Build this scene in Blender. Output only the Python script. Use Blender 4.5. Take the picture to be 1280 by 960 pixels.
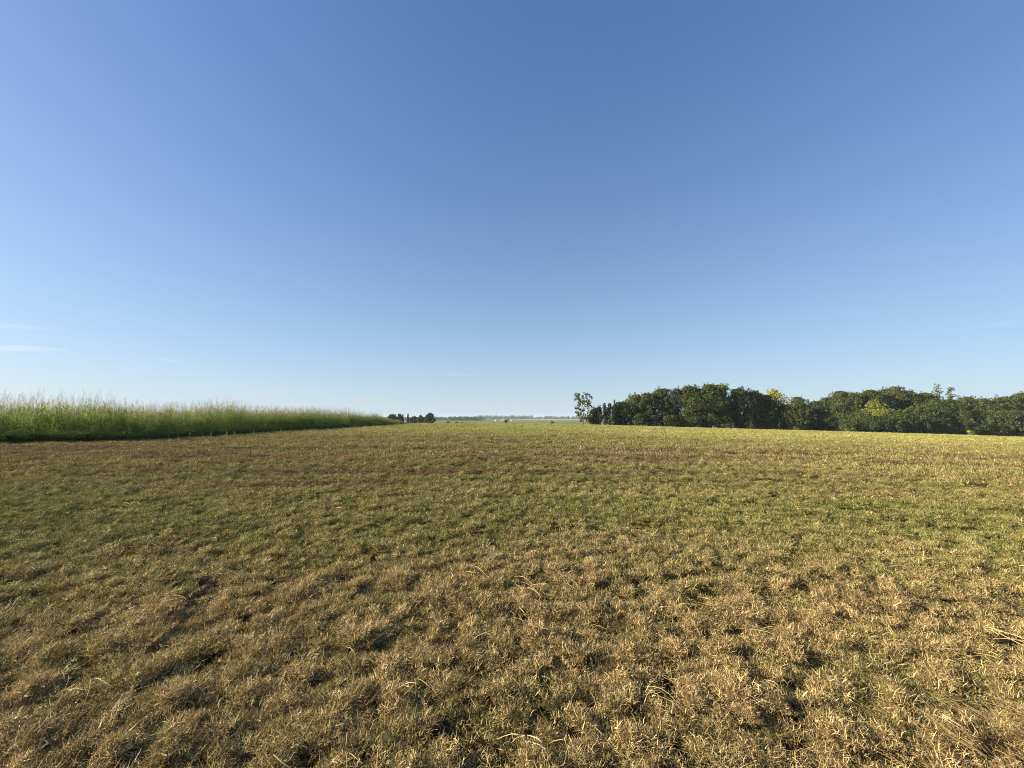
import bpy, math, random
import numpy as np
from mathutils import Vector

# ------------------------------------------------------------------ scene, camera, sky, sun, exposure
for o in list(bpy.data.objects):
    bpy.data.objects.remove(o)
scene = bpy.context.scene
COL = scene.collection
EYE = 1.5
FOCAL = 483.0            # focal length in pixels of a 1280 px wide frame
HORIZON = 522.0
SUN_AZ = -91.0           # degrees from the view direction (+y) towards +x: the sun stands to the left
SUN_EL = 21.0

cam_data = bpy.data.cameras.new('camera')
cam_data.sensor_fit = 'HORIZONTAL'
cam_data.sensor_width = 36.0
cam_data.lens = 36.0 * FOCAL / 1280.0
cam_data.clip_start = 0.05
cam_data.clip_end = 120000.0
cam = bpy.data.objects.new('camera', cam_data)
COL.objects.link(cam)
cam.location = (0, 0, EYE)
cam.rotation_euler = (math.radians(90) + math.atan((HORIZON - 480) / FOCAL), 0, 0)
scene.camera = cam

sa, se = math.radians(SUN_AZ), math.radians(SUN_EL)
sun_dir = Vector((math.sin(sa) * math.cos(se), math.cos(sa) * math.cos(se), math.sin(se)))

world = bpy.data.worlds.new('World')
scene.world = world
world.use_nodes = True
wn = world.node_tree
wn.nodes.clear()
w_out = wn.nodes.new('ShaderNodeOutputWorld')
w_bg = wn.nodes.new('ShaderNodeBackground')
w_sky = wn.nodes.new('ShaderNodeTexSky')
w_sky.sky_type = 'NISHITA'
w_sky.sun_disc = False
w_sky.sun_elevation = se
w_sky.sun_rotation = sa
w_sky.altitude = 0.0
w_sky.air_density = 1.0
w_sky.dust_density = 0.8
w_sky.ozone_density = 3.0
w_bg.inputs['Strength'].default_value = 0.081
# the camera's rendering of the clear sky: softer contrast, stronger blue, the same in every direction
w_gam = wn.nodes.new('ShaderNodeGamma'); w_gam.inputs[1].default_value = 0.65
w_hsv = wn.nodes.new('ShaderNodeHueSaturation'); w_hsv.inputs['Saturation'].default_value = 1.28
w_hsv.inputs['Hue'].default_value = 0.5
wn.links.new(w_sky.outputs[0], w_gam.inputs[0])
w_tint = wn.nodes.new('ShaderNodeMix'); w_tint.data_type = 'RGBA'; w_tint.blend_type = 'MULTIPLY'
w_tint.inputs[0].default_value = 1.0; w_tint.inputs[7].default_value = (0.88, 0.97, 1.18, 1)
wn.links.new(w_gam.outputs[0], w_tint.inputs[6])
wn.links.new(w_tint.outputs[2], w_hsv.inputs['Color'])
# pale summer haze thickening towards the horizon, alike in every compass direction
w_tc = wn.nodes.new('ShaderNodeTexCoord'); w_sep = wn.nodes.new('ShaderNodeSeparateXYZ')
wn.links.new(w_tc.outputs['Generated'], w_sep.inputs[0])
def w_math(op, a, b):
    n = wn.nodes.new('ShaderNodeMath'); n.operation = op
    for i, v in enumerate((a, b)):
        if isinstance(v, (int, float)): n.inputs[i].default_value = v
        elif v is not None: wn.links.new(v, n.inputs[i])
    return n.outputs[0]
w_fac = w_math('MULTIPLY', w_math('EXPONENT', w_math('MULTIPLY', w_math('MAXIMUM', w_sep.outputs['Z'], 0.0), -1 / 0.28), None), 0.72)
w_haze = wn.nodes.new('ShaderNodeMix'); w_haze.data_type = 'RGBA'
w_haze.inputs[7].default_value = (2.80, 3.46, 3.86, 1)
wn.links.new(w_fac, w_haze.inputs[0])
wn.links.new(w_hsv.outputs[0], w_haze.inputs[6])
wn.links.new(w_haze.outputs[2], w_bg.inputs['Color'])
wn.links.new(w_bg.outputs[0], w_out.inputs['Surface'])

sun_data = bpy.data.lights.new('sun', 'SUN')
sun_data.energy = 5.0
sun_data.angle = math.radians(0.53)
sun_data.color = (1.0, 0.89, 0.72)
sun = bpy.data.objects.new('sun', sun_data)
COL.objects.link(sun)
sun.rotation_euler = sun_dir.to_track_quat('Z', 'Y').to_euler()

vs = scene.view_settings
vs.view_transform = 'Standard'
vs.look = 'None'
vs.exposure = 1.52
vs.gamma = 1.0
vs.use_curve_mapping = False

cy = scene.cycles
cy.max_bounces = 6
cy.diffuse_bounces = 1
cy.glossy_bounces = 2
cy.transmission_bounces = 2
cy.transparent_max_bounces = 8
cy.volume_bounces = 1
cy.use_denoising = True
cy.denoiser = 'OPENIMAGEDENOISE'
cy.denoising_input_passes = 'RGB_ALBEDO_NORMAL'
cy.denoising_prefilter = 'NONE'
cy.filter_width = 1.0
scene.render.film_transparent = False

rng = np.random.default_rng(7)
random.seed(7)

# ------------------------------------------------------------------ noise and terrain
def _hash(ix, iy, seed):
    h = (ix.astype(np.int64) * 374761393 + iy.astype(np.int64) * 668265263 + seed * 1442695041) & 0xFFFFFFFF
    h = ((h ^ (h >> 13)) * 1274126177) & 0xFFFFFFFF
    h = ((h ^ (h >> 16)) * 2246822519) & 0xFFFFFFFF
    return ((h ^ (h >> 15)) & 0xFFFFFF) / float(0xFFFFFF)

def noise(x, y, seed=0):
    x = np.asarray(x, float); y = np.asarray(y, float)
    fx, fy = np.floor(x), np.floor(y)
    tx, ty = x - fx, y - fy
    tx = tx * tx * (3 - 2 * tx); ty = ty * ty * (3 - 2 * ty)
    a = _hash(fx, fy, seed); b = _hash(fx + 1, fy, seed)
    c = _hash(fx, fy + 1, seed); d = _hash(fx + 1, fy + 1, seed)
    return (a + (b - a) * tx) * (1 - ty) + (c + (d - c) * tx) * ty

def fbm(x, y, seed=0, octaves=3):
    x = np.asarray(x, float); y = np.asarray(y, float)
    s, a, t = 0.0, 0.5, 0.0
    for k in range(octaves):
        s = s + a * noise(x * 2 ** k + 17.3 * k, y * 2 ** k - 9.1 * k, seed + k)
        t += a; a *= 0.5
    return s / t

def sstep(a, b, v):
    t = np.clip((v - a) / (b - a), 0, 1)
    return t * t * (3 - 2 * t)

PLAIN = -7.0
def tussock(x, y, cell, seed):
    """Cellular tufts: returns (dome height 0..1, random of the tuft, offset from its centre in cells)."""
    x = np.asarray(x, float) / cell; y = np.asarray(y, float) / cell
    x, y = x + 0.35 * (noise(x * 1.7, y * 1.7, seed + 9) - .5), y + 0.35 * (noise(x * 1.7, y * 1.7, seed + 10) - .5)
    fx, fy = np.floor(x), np.floor(y)
    best = np.full(np.shape(x), 9.0); rid = np.zeros(np.shape(x)); ox = np.zeros(np.shape(x)); oy = np.zeros(np.shape(x))
    for i in (-1, 0, 1):
        for j in (-1, 0, 1):
            gx, gy = fx + i, fy + j
            px_ = gx + 0.1 + 0.8 * _hash(gx, gy, seed); py_ = gy + 0.1 + 0.8 * _hash(gx, gy, seed + 1)
            d = (x - px_) ** 2 + (y - py_) ** 2
            r_ = _hash(gx, gy, seed + 2)
            d = d / (0.55 + 0.75 * r_) ** 2
            m = d < best
            best = np.where(m, d, best); rid = np.where(m, _hash(gx, gy, seed + 3), rid)
            ox = np.where(m, x - px_, ox); oy = np.where(m, y - py_, oy)
    dome = np.sqrt(np.clip(1 - best / 0.62, 0, 1))
    return dome * (0.35 + 0.65 * rid), rid, ox, oy
def mound(x, y):
    """Height 0..1 of the matted tussocks: small ones crowding larger ones."""
    a = tussock(x, y, 0.11, 201)[0]; b = tussock(x, y, 0.23, 211)[0]
    return 0.70 * a + 0.36 * b
def clod(x, y):
    '''Wider raked-up lumps of cuttings, 0..1.'''
    return np.clip(tussock(x, y, 0.46, 221)[0] * (0.3 + 1.1 * fbm(x / 1.9, y / 1.4, 231, 2)), 0, 1)

def height(x, y, rough=True, amp=1.0):
    x = np.asarray(x, float); y = np.asarray(y, float)
    xr = np.clip(x, 0, 260)
    tilt = -0.027 * (np.sqrt(xr * xr + 36.0) - 6.0)
    f = tilt + 0.25 * (fbm(x / 60, y / 60, 3, 2) - 0.5) * sstep(8, 60, np.hypot(x, y))
    s = sstep(92, 290, y + 0.10 * x)
    s = np.maximum(s, sstep(220, 420, np.abs(x)))
    s = np.maximum(s, sstep(60, 300, -y))
    h = f * (1 - s) + PLAIN * s
    if rough:
        d = np.hypot(x, y)
        h = h + 0.04 * (fbm(x / 0.9, y / 0.9, 11, 2) - 0.5) * (1 - sstep(45, 90, d))
        h = h + 0.16 * (np.where(amp < 1, np.minimum(mound(x, y), 0.38), mound(x, y)) - 0.4) * (1 - sstep(18, 40, d))
        h = h + 0.125 * (clod(x, y) - 0.3) * sstep(4, 13, d) * (1 - sstep(45, 80, d)) - 0.03 * tracks(x, y)
        h = h + 0.03 * (noise(x / 2.2, y / 1.3, 31) - 0.5) * (1 - sstep(70, 110, d))
    return h

def tracks(x, y):
    '''Wheel marks pressed into the stubble: 0 none .. 1 full.'''
    x = np.asarray(x, float); y = np.asarray(y, float)
    m = np.zeros(np.shape(x))
    for x0, x1, yb in ((-15.0, -4.0, 24), (-13.2, -2.3, 24)):            # running away over the rise
        xc = x0 + (x1 - x0) * np.clip((y - yb) / 80, -0.3, 1.2) ** 1.0
        m = np.maximum(m, np.exp(-((x - xc) / 0.28) ** 2) * sstep(20, 28, y))
    for y0, sl, amp in ((8.9, 0.03, 0.5), (10.6, 0.03, 0.5), (17.2, 0.015, 0.8), (19.0, 0.015, 0.8), (28, 0.01, 0.9), (30, 0.01, 0.9), (43, 0.0, 0.8), (46, 0.0, 0.8), (64, -0.01, 0.7)):
        yc = y0 + sl * x + 0.9 * (y0 / 15) ** .5 * (fbm(x / 14, x * 0 + y0, 161, 2) - .5) + 0.0022 * x * x * (y0 / 30)
        m = np.maximum(m, amp * np.exp(-((y - yc) / (0.22 + 0.008 * y0)) ** 2) * (0.35 + 0.65 * sstep(0.25, 0.5, noise(x / 7, y0 + y / 30, 171))))
    return m

def dryness(x, y):
    """How dead the mown grass is: 0 green .. 1 straw."""
    x = np.asarray(x, float); y = np.asarray(y, float)
    d = np.hypot(x * 0.55, y)
    w = d + 1.2 * (fbm(x / 1.7, y / 1.7, 41, 3) - 0.5) * 2
    v = 0.84 - 0.46 * sstep(3.0, 5.8, w)
    wob = 2.2 * (fbm(x / 9, y / 5, 51, 3) - 0.5) + 0.012 * x
    for yc, wd, amp in ((8.8, 0.6, 0.22), (11.3, 0.7, 0.34), (14.6, 1.2, 0.66), (19.0, 1.0, 0.34), (24, 1.6, 0.20), (36, 3, 0.18), (55, 4, 0.12)):
        brk = 0.35 + 1.1 * noise(x / 4.5 + yc, y / 9 + yc, 61)
        v = v + amp * brk * np.exp(-((y + wob * (yc / 14.0) ** 0.6 - yc) / wd) ** 2)
    sw = y + 0.018 * x + 0.0016 * x * x * np.clip(y / 25, 0, 2) + 0.8 * (fbm(x / 11, y / 40, 251, 2) - 0.5)
    ph = sw / 2.5
    v = v + 0.27 * np.sin(2 * np.pi * ph) * sstep(5.5, 8, y) * (0.5 + 0.5 * noise(ph * 0 + np.floor(ph), x / 18, 261))
    v = v + 0.34 * tracks(x, y)
    v = v + 0.42 * (fbm(x / 1.1, y / 0.8, 71, 3) - 0.5) + 0.30 * (fbm(x / 6, y / 4, 81, 2) - 0.5)
    v = v + 0.25 * sstep(14, 8, np.abs(x + 24)) * sstep(40, 18, y) * sstep(-18, -20, x)
    return np.clip(v, 0, 1)

def pix(px, y):
    return (px - 640.0) / FOCAL * y
def pixz(py, y):
    return EYE + (HORIZON - py) / FOCAL * y

# ------------------------------------------------------------------ mesh helpers
def mesh_np(name, verts, faces_idx, loop_counts, attrs=None, smooth=False):
    """verts (n,3); faces_idx flat loop vertex indices; loop_counts per face."""
    me = bpy.data.meshes.new(name)
    verts = np.asarray(verts, np.float32); faces_idx = np.asarray(faces_idx, np.int32)
    loop_counts = np.asarray(loop_counts, np.int32)
    me.vertices.add(len(verts)); me.vertices.foreach_set('co', verts.ravel())
    me.loops.add(len(faces_idx)); me.loops.foreach_set('vertex_index', faces_idx)
    me.polygons.add(len(loop_counts))
    starts = np.concatenate(([0], np.cumsum(loop_counts)[:-1])).astype(np.int32)
    me.polygons.foreach_set('loop_start', starts)
    me.polygons.foreach_set('loop_total', loop_counts)
    for k, v in (attrs or {}).items():
        v = np.asarray(v, np.float32)
        if v.ndim == 2:
            a = me.attributes.new(k, 'FLOAT_COLOR', 'POINT'); a.data.foreach_set('color', v.ravel())
        else:
            a = me.attributes.new(k, 'FLOAT', 'POINT'); a.data.foreach_set('value', v)
    me.update(calc_edges=True)
    if smooth:
        me.polygons.foreach_set('use_smooth', np.ones(len(loop_counts), bool))
    return me

def link(name, me, mat=None, parent=None, col=None):
    o = bpy.data.objects.new(name, me)
    (col or COL).objects.link(o)
    if mat is not None and not me.materials:
        me.materials.append(mat)
    if parent is not None:
        o.parent = parent
    return o

def empty(name, loc):
    o = bpy.data.objects.new(name, None)
    o.location = loc; o.empty_display_size = 0.3
    COL.objects.link(o)
    return o

def tag(o, label=None, cat=None, group=None, kind=None):
    if label: o['label'] = label
    if cat: o['category'] = cat
    if group: o['group'] = group
    if kind: o['kind'] = kind
    return o

class Blades:
    """Collects ribbons (leaves, stalks, straws) and builds them as one mesh."""
    def __init__(self):
        self.v, self.f, self.c, self.r, self.k, self.n = [], [], [], [], [], 0
    def ribbon(self, pts, widths, side, rnd, kind=0.0):
        pts = np.asarray(pts, float); m = len(pts)
        side = np.asarray(side, float)
        for i in range(m):
            self.v.append(pts[i] - side * widths[i] / 2); self.v.append(pts[i] + side * widths[i] / 2)
            self.r += [rnd, rnd]; self.k += [kind, kind]
        b = self.n
        for i in range(m - 1):
            self.f += [b + 2 * i, b + 2 * i + 1, b + 2 * i + 3, b + 2 * i + 2]; self.c.append(4)
        self.n += 2 * m
    def build(self, name):
        return mesh_np(name, np.array(self.v), self.f, self.c, {'rnd': np.array(self.r), 'kindv': np.array(self.k)})

# ------------------------------------------------------------------ materials
def new_mat(name):
    m = bpy.data.materials.new(name); m.use_nodes = True
    m.node_tree.nodes.clear()
    return m, m.node_tree.nodes, m.node_tree.links

def attr_node(N, name, typ='GEOMETRY'):
    a = N.new('ShaderNodeAttribute'); a.attribute_name = name; a.attribute_type = typ
    return a

def math_node(N, L, op, a, b=None, clamp=False):
    n = N.new('ShaderNodeMath'); n.operation = op; n.use_clamp = clamp
    for i, s in enumerate((a, b)):
        if s is None: continue
        if isinstance(s, (int, float)): n.inputs[i].default_value = s
        else: L.new(s, n.inputs[i])
    return n.outputs[0]

def ramp(N, L, fac, stops):
    r = N.new('ShaderNodeValToRGB')
    e = r.color_ramp.elements
    while len(e) > 1: e.remove(e[-1])
    e[0].position, e[0].color = stops[0][0], (*stops[0][1], 1)
    for p, c in stops[1:]:
        q = e.new(p); q.color = (*c, 1)
    L.new(fac, r.inputs[0])
    return r.outputs[0]

def mixc(N, L, fac, a, b, mode='MIX'):
    n = N.new('ShaderNodeMix'); n.data_type = 'RGBA'; n.blend_type = mode
    if isinstance(fac, (int, float)): n.inputs[0].default_value = fac
    else: L.new(fac, n.inputs[0])
    for i, s in ((6, a), (7, b)):
        if isinstance(s, tuple): n.inputs[i].default_value = (*s, 1)
        else: L.new(s, n.inputs[i])
    return n.outputs[2]

def leafy_shader(N, L, color, trans=0.3, gloss=0.04, rough=0.5):
    d = N.new('ShaderNodeBsdfDiffuse'); t = N.new('ShaderNodeBsdfTranslucent')
    L.new(color, d.inputs['Color']); L.new(color, t.inputs['Color'])
    m = N.new('ShaderNodeMixShader'); m.inputs[0].default_value = trans
    L.new(d.outputs[0], m.inputs[1]); L.new(t.outputs[0], m.inputs[2])
    g = N.new('ShaderNodeBsdfGlossy'); g.inputs['Roughness'].default_value = rough
    g.inputs['Color'].default_value = (0.9, 0.9, 0.9, 1)
    m2 = N.new('ShaderNodeMixShader'); m2.inputs[0].default_value = gloss
    L.new(m.outputs[0], m2.inputs[1]); L.new(g.outputs[0], m2.inputs[2])
    out = N.new('ShaderNodeOutputMaterial')
    L.new(m2.outputs[0], out.inputs['Surface'])

def grass_material():
    m, N, L = new_mat('mown_grass')
    rnd = attr_node(N, 'rnd').outputs['Fac']
    dry = attr_node(N, 'dry', 'INSTANCER').outputs['Fac']
    var = attr_node(N, 'var', 'INSTANCER').outputs['Fac']
    green = ramp(N, L, rnd, [(0, (0.062, 0.078, 0.016)), (0.5, (0.158, 0.176, 0.036)), (1, (0.310, 0.305, 0.080))])
    straw = ramp(N, L, rnd, [(0, (0.105, 0.064, 0.026)), (0.35, (0.265, 0.170, 0.068)), (0.75, (0.47, 0.330, 0.135)), (1, (0.72, 0.56, 0.27))])
    r2 = math_node(N, L, 'FRACT', math_node(N, L, 'MULTIPLY', rnd, 7.31))
    f = math_node(N, L, 'ADD', dry, math_node(N, L, 'MULTIPLY', math_node(N, L, 'SUBTRACT', r2, 0.5), 0.9))
    f = math_node(N, L, 'ADD', math_node(N, L, 'MULTIPLY', math_node(N, L, 'SUBTRACT', f, 0.5), 2.6), 0.5, True)
    sere = attr_node(N, 'sere', 'INSTANCER').outputs['Fac']
    straw = mixc(N, L, sere, straw, ramp(N, L, rnd, [(0, (0.21, 0.180, 0.048)), (0.5, (0.40, 0.345, 0.110)), (1, (0.66, 0.58, 0.25))]))
    green = mixc(N, L, sere, green, ramp(N, L, rnd, [(0, (0.120, 0.135, 0.022)), (0.5, (0.245, 0.250, 0.048)), (1, (0.40, 0.375, 0.090))]))
    c = mixc(N, L, f, green, straw)
    v = N.new('ShaderNodeHueSaturation'); L.new(c, v.inputs['Color'])
    L.new(math_node(N, L, 'ADD', math_node(N, L, 'MULTIPLY', var, 0.55), 0.70), v.inputs['Value'])
    leafy_shader(N, L, v.outputs[0], 0.18, 0.02)
    return m

def tall_grass_material():
    m, N, L = new_mat('tall_grass')
    rnd = attr_node(N, 'rnd').outputs['Fac']
    kind = attr_node(N, 'kindv').outputs['Fac']
    var = attr_node(N, 'var', 'INSTANCER').outputs['Fac']
    leaf = ramp(N, L, rnd, [(0, (0.090, 0.140, 0.024)), (0.6, (0.190, 0.250, 0.056)), (0.9, (0.300, 0.345, 0.095)), (1, (0.46, 0.43, 0.14))])
    head = ramp(N, L, rnd, [(0, (0.20, 0.145, 0.10)), (0.6, (0.33, 0.265, 0.17)), (1, (0.45, 0.39, 0.25))])
    c = mixc(N, L, kind, leaf, head)
    v = N.new('ShaderNodeHueSaturation'); L.new(c, v.inputs['Color'])
    L.new(math_node(N, L, 'ADD', math_node(N, L, 'MULTIPLY', var, 0.5), 0.75), v.inputs['Value'])
    leafy_shader(N, L, v.outputs[0], 0.52, 0.015, 0.5)
    return m

def leaf_material(name, dark, mid, light, trans=0.3):
    m, N, L = new_mat(name)
    rnd = attr_node(N, 'rnd').outputs['Fac']
    c = ramp(N, L, rnd, [(0, dark), (0.55, mid), (1, light)])
    leafy_shader(N, L, c, trans, 0.012, 0.5)
    return m

def bark_material():
    m, N, L = new_mat('bark')
    tc = N.new('ShaderNodeTexCoord'); mp = N.new('ShaderNodeMapping')
    mp.inputs['Scale'].default_value = (6, 6, 1.2); L.new(tc.outputs['Object'], mp.inputs['Vector'])
    nz = N.new('ShaderNodeTexNoise'); nz.inputs['Scale'].default_value = 2.0; nz.inputs['Detail'].default_value = 6
    L.new(mp.outputs[0], nz.inputs['Vector'])
    c = ramp(N, L, nz.outputs['Fac'], [(0.3, (0.045, 0.035, 0.027)), (0.7, (0.16, 0.13, 0.10))])
    p = N.new('ShaderNodeBsdfPrincipled'); p.inputs['Roughness'].default_value = 0.95
    L.new(c, p.inputs['Base Color'])
    b = N.new('ShaderNodeBump'); b.inputs['Strength'].default_value = 0.6; L.new(nz.outputs['Fac'], b.inputs['Height'])
    L.new(b.outputs[0], p.inputs['Normal'])
    out = N.new('ShaderNodeOutputMaterial'); L.new(p.outputs[0], out.inputs['Surface'])
    return m

def plain_material(name, color, rough=0.6, vary=0.12, scale=3.0):
    m, N, L = new_mat(name)
    tc = N.new('ShaderNodeTexCoord')
    nz = N.new('ShaderNodeTexNoise'); nz.inputs['Scale'].default_value = scale; nz.inputs['Detail'].default_value = 5
    L.new(tc.outputs['Object'], nz.inputs['Vector'])
    a = tuple(max(0, c * (1 - vary)) for c in color); b = tuple(min(1, c * (1 + vary)) for c in color)
    c = ramp(N, L, nz.outputs['Fac'], [(0.3, a), (0.7, b)])
    p = N.new('ShaderNodeBsdfPrincipled'); p.inputs['Roughness'].default_value = rough
    L.new(c, p.inputs['Base Color'])
    out = N.new('ShaderNodeOutputMaterial'); L.new(p.outputs[0], out.inputs['Surface'])
    return m

def ground_material():
    m, N, L = new_mat('field_ground')
    cov = attr_node(N, 'cover').outputs['Color']
    geo = N.new('ShaderNodeNewGeometry')
    n1 = N.new('ShaderNodeTexNoise'); n1.inputs['Scale'].default_value = 26; n1.inputs['Detail'].default_value = 8; n1.inputs['Roughness'].default_value = 0.7
    n2 = N.new('ShaderNodeTexNoise'); n2.inputs['Scale'].default_value = 0.9; n2.inputs['Detail'].default_value = 6; n2.inputs['Roughness'].default_value = 0.65
    for n in (n1, n2): L.new(geo.outputs['Position'], n.inputs['Vector'])
    g1 = ramp(N, L, n1.outputs['Fac'], [(0.3, (0.45, 0.43, 0.40)), (0.7, (1.45, 1.42, 1.35))])
    g2 = ramp(N, L, n2.outputs['Fac'], [(0.3, (0.75, 0.77, 0.75)), (0.7, (1.2, 1.18, 1.15))])
    c = mixc(N, L, 1.0, mixc(N, L, 1.0, cov, g1, 'MULTIPLY'), g2, 'MULTIPLY')
    p = N.new('ShaderNodeBsdfPrincipled'); p.inputs['Roughness'].default_value = 1.0
    p.inputs['Specular IOR Level'].default_value = 0.1
    L.new(c, p.inputs['Base Color'])
    b = N.new('ShaderNodeBump'); b.inputs['Strength'].default_value = 0.8; b.inputs['Distance'].default_value = 0.03
    L.new(n1.outputs['Fac'], b.inputs['Height']); L.new(b.outputs[0], p.inputs['Normal'])
    out = N.new('ShaderNodeOutputMaterial'); L.new(p.outputs[0], out.inputs['Surface'])
    return m

M_GRASS = grass_material()
M_TALL = tall_grass_material()
M_BARK = bark_material()
M_GROUND = ground_material()
M_LEAF = {
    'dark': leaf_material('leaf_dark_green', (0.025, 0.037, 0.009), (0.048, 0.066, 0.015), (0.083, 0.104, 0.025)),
    'mid': leaf_material('leaf_mid_green', (0.036, 0.053, 0.011), (0.070, 0.093, 0.019), (0.119, 0.143, 0.032)),
    'olive': leaf_material('leaf_olive_green', (0.044, 0.054, 0.014), (0.088, 0.102, 0.025), (0.140, 0.150, 0.043)),
    'pale': leaf_material('leaf_pale_green', (0.064, 0.078, 0.025), (0.111, 0.132, 0.043), (0.170, 0.189, 0.068)),
    'lime': leaf_material('leaf_yellow_green', (0.110, 0.130, 0.020), (0.200, 0.215, 0.034), (0.300, 0.290, 0.055)),
    'gold': leaf_material('leaf_golden', (0.210, 0.190, 0.022), (0.400, 0.345, 0.040), (0.560, 0.480, 0.080)),
}
M_WHITE = plain_material('white_painted_metal', (0.62, 0.62, 0.60), 0.45, 0.05)
M_GREY = plain_material('grey_sheet_roof', (0.17, 0.175, 0.18), 0.5, 0.1)
M_DOOR = plain_material('dark_door', (0.06, 0.06, 0.065), 0.5, 0.1)

# ------------------------------------------------------------------ the ground: one sheet out to the horizon
def build_ground():
    na = 720
    r = [0.35]
    while r[-1] < 260: r.append(r[-1] * 1.0128 + 0.004)
    while r[-1] < 14000: r.append(r[-1] * 1.07)
    r = np.array(r); nr = len(r)
    th = np.linspace(0, 2 * np.pi, na, endpoint=False)
    R, T = np.meshgrid(r, th, indexing='ij')
    X, Y = R * np.sin(T), R * np.cos(T)
    Z = height(X, Y, True, 0.5) - 0.012 * (1 - sstep(20, 60, R))      # the soil lies below the matted tops
    dry = dryness(X, Y)
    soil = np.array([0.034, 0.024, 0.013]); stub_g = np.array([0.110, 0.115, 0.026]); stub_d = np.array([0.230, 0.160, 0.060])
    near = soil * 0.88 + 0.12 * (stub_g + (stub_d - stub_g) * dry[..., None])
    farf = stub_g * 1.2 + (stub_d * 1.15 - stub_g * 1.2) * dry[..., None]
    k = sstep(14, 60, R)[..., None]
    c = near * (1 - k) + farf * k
    plain = np.array([0.085, 0.118, 0.040]) * (0.75 + 0.5 * fbm(X / 140, Y / 70, 91, 3))[..., None]
    strips = sstep(0.50, 0.60, noise(X / 900 + 3, Y / 160, 97))[..., None]
    plain = plain * (1 - strips) + np.array([0.135, 0.145, 0.060]) * strips
    wheat = (sstep(1150, 1250, Y) * sstep(1950, 1850, Y) * sstep(-150, 150, X))[..., None]
    plain = plain * (1 - wheat) + np.array([0.30, 0.27, 0.16]) * wheat
    edge = np.maximum(sstep(108, 128, Y), np.maximum(sstep(170, 190, np.abs(X)), sstep(60, 90, -Y)))[..., None]
    c = c * (1 - edge) + plain * edge
    verts = np.stack([X, Y, Z], -1).reshape(-1, 3)
    cols = np.concatenate([c.reshape(-1, 3), np.ones((nr * na, 1))], 1)
    i = np.arange(nr - 1)[:, None] * na; j = np.arange(na)[None, :]; j2 = (j + 1) % na
    q = np.stack([i + j, i + na + j, i + na + j2, i + j2], -1).reshape(-1, 4)[:, ::-1]
    # middle disc
    verts = np.concatenate([verts, [[0, 0, float(height(0.0, 0.0))]]]); cols = np.concatenate([cols, cols[:1]])
    fan = np.stack([np.full(na, nr * na), j2[0], j[0]], -1)
    idx = np.concatenate([q.ravel(), fan.ravel()]); cnt = np.concatenate([np.full(len(q), 4), np.full(na, 3)])
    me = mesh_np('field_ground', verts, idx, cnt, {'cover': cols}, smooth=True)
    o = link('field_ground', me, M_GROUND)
    tag(o, 'gently rolling mown field running to the flat horizon', 'field', kind='structure')
build_ground()

# ------------------------------------------------------------------ scattering by geometry nodes (ground cover only)
def scatter(name, pts, rot, scl, idx, protos, mat, attrs):
    pc = bpy.data.collections.new(name + '_clumps')
    for k, me in enumerate(protos):
        if not me.materials: me.materials.append(mat)
        po = bpy.data.objects.new('%s_clump_%02d' % (name, k), me)
        pc.objects.link(po)
    me = bpy.data.meshes.new(name)
    me.vertices.add(len(pts)); me.vertices.foreach_set('co', np.asarray(pts, np.float32).ravel())
    def put(k, v):
        v = np.asarray(v)
        if v.ndim == 2:
            a = me.attributes.new(k, 'FLOAT_VECTOR', 'POINT'); a.data.foreach_set('vector', v.astype(np.float32).ravel())
        elif v.dtype.kind in 'iu':
            a = me.attributes.new(k, 'INT', 'POINT'); a.data.foreach_set('value', v.astype(np.int32))
        else:
            a = me.attributes.new(k, 'FLOAT', 'POINT'); a.data.foreach_set('value', v.astype(np.float32))
    put('rot', rot); put('scl', scl); put('pick', idx)
    for k, v in attrs.items(): put(k, v)
    me.update()
    o = link(name, me, mat)
    ng = bpy.data.node_groups.new(name + '_scatter', 'GeometryNodeTree')
    ng.interface.new_socket('Geometry', in_out='INPUT', socket_type='NodeSocketGeometry')
    ng.interface.new_socket('Geometry', in_out='OUTPUT', socket_type='NodeSocketGeometry')
    N, L = ng.nodes, ng.links
    gi, go = N.new('NodeGroupInput'), N.new('NodeGroupOutput')
    m2p = N.new('GeometryNodeMeshToPoints')
    iop = N.new('GeometryNodeInstanceOnPoints')
    ci = N.new('GeometryNodeCollectionInfo')
    ci.inputs['Collection'].default_value = pc
    ci.inputs['Separate Children'].default_value = True
    ci.inputs['Reset Children'].default_value = True
    iop.inputs['Pick Instance'].default_value = True
    def na(k, t):
        n = N.new('GeometryNodeInputNamedAttribute'); n.data_type = t; n.inputs['Name'].default_value = k
        return n.outputs[0]
    L.new(gi.outputs[0], m2p.inputs['Mesh'])
    L.new(m2p.outputs[0], iop.inputs['Points'])
    L.new(ci.outputs[0], iop.inputs['Instance'])
    L.new(na('pick', 'INT'), iop.inputs['Instance Index'])
    e2r = N.new('FunctionNodeEulerToRotation')
    L.new(na('rot', 'FLOAT_VECTOR'), e2r.inputs[0])
    L.new(e2r.outputs[0], iop.inputs['Rotation'])
    L.new(na('scl', 'FLOAT_VECTOR'), iop.inputs['Scale'])
    L.new(iop.outputs[0], go.inputs[0])
    md = o.modifiers.new('scatter', 'NODES'); md.node_group = ng
    return o

# ------------------------------------------------------------------ mown grass
STAND_X, STAND_Y = -25.9, 21.6
def stand_depth(x, y):
    '''Metres inside the stand of tall grass (negative outside): it begins at a corner left of the view.'''
    ex = STAND_X + 1.2 * (fbm(y / 7, y * 0 + 3, 121, 3) - 0.5)
    ey = STAND_Y + 0.8 * np.clip(x + 30, 0, 9) + 1.0 * (fbm(x / 6, x * 0 + 8, 123, 3) - 0.5)
    return np.minimum(ex - x, y - ey)

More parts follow.
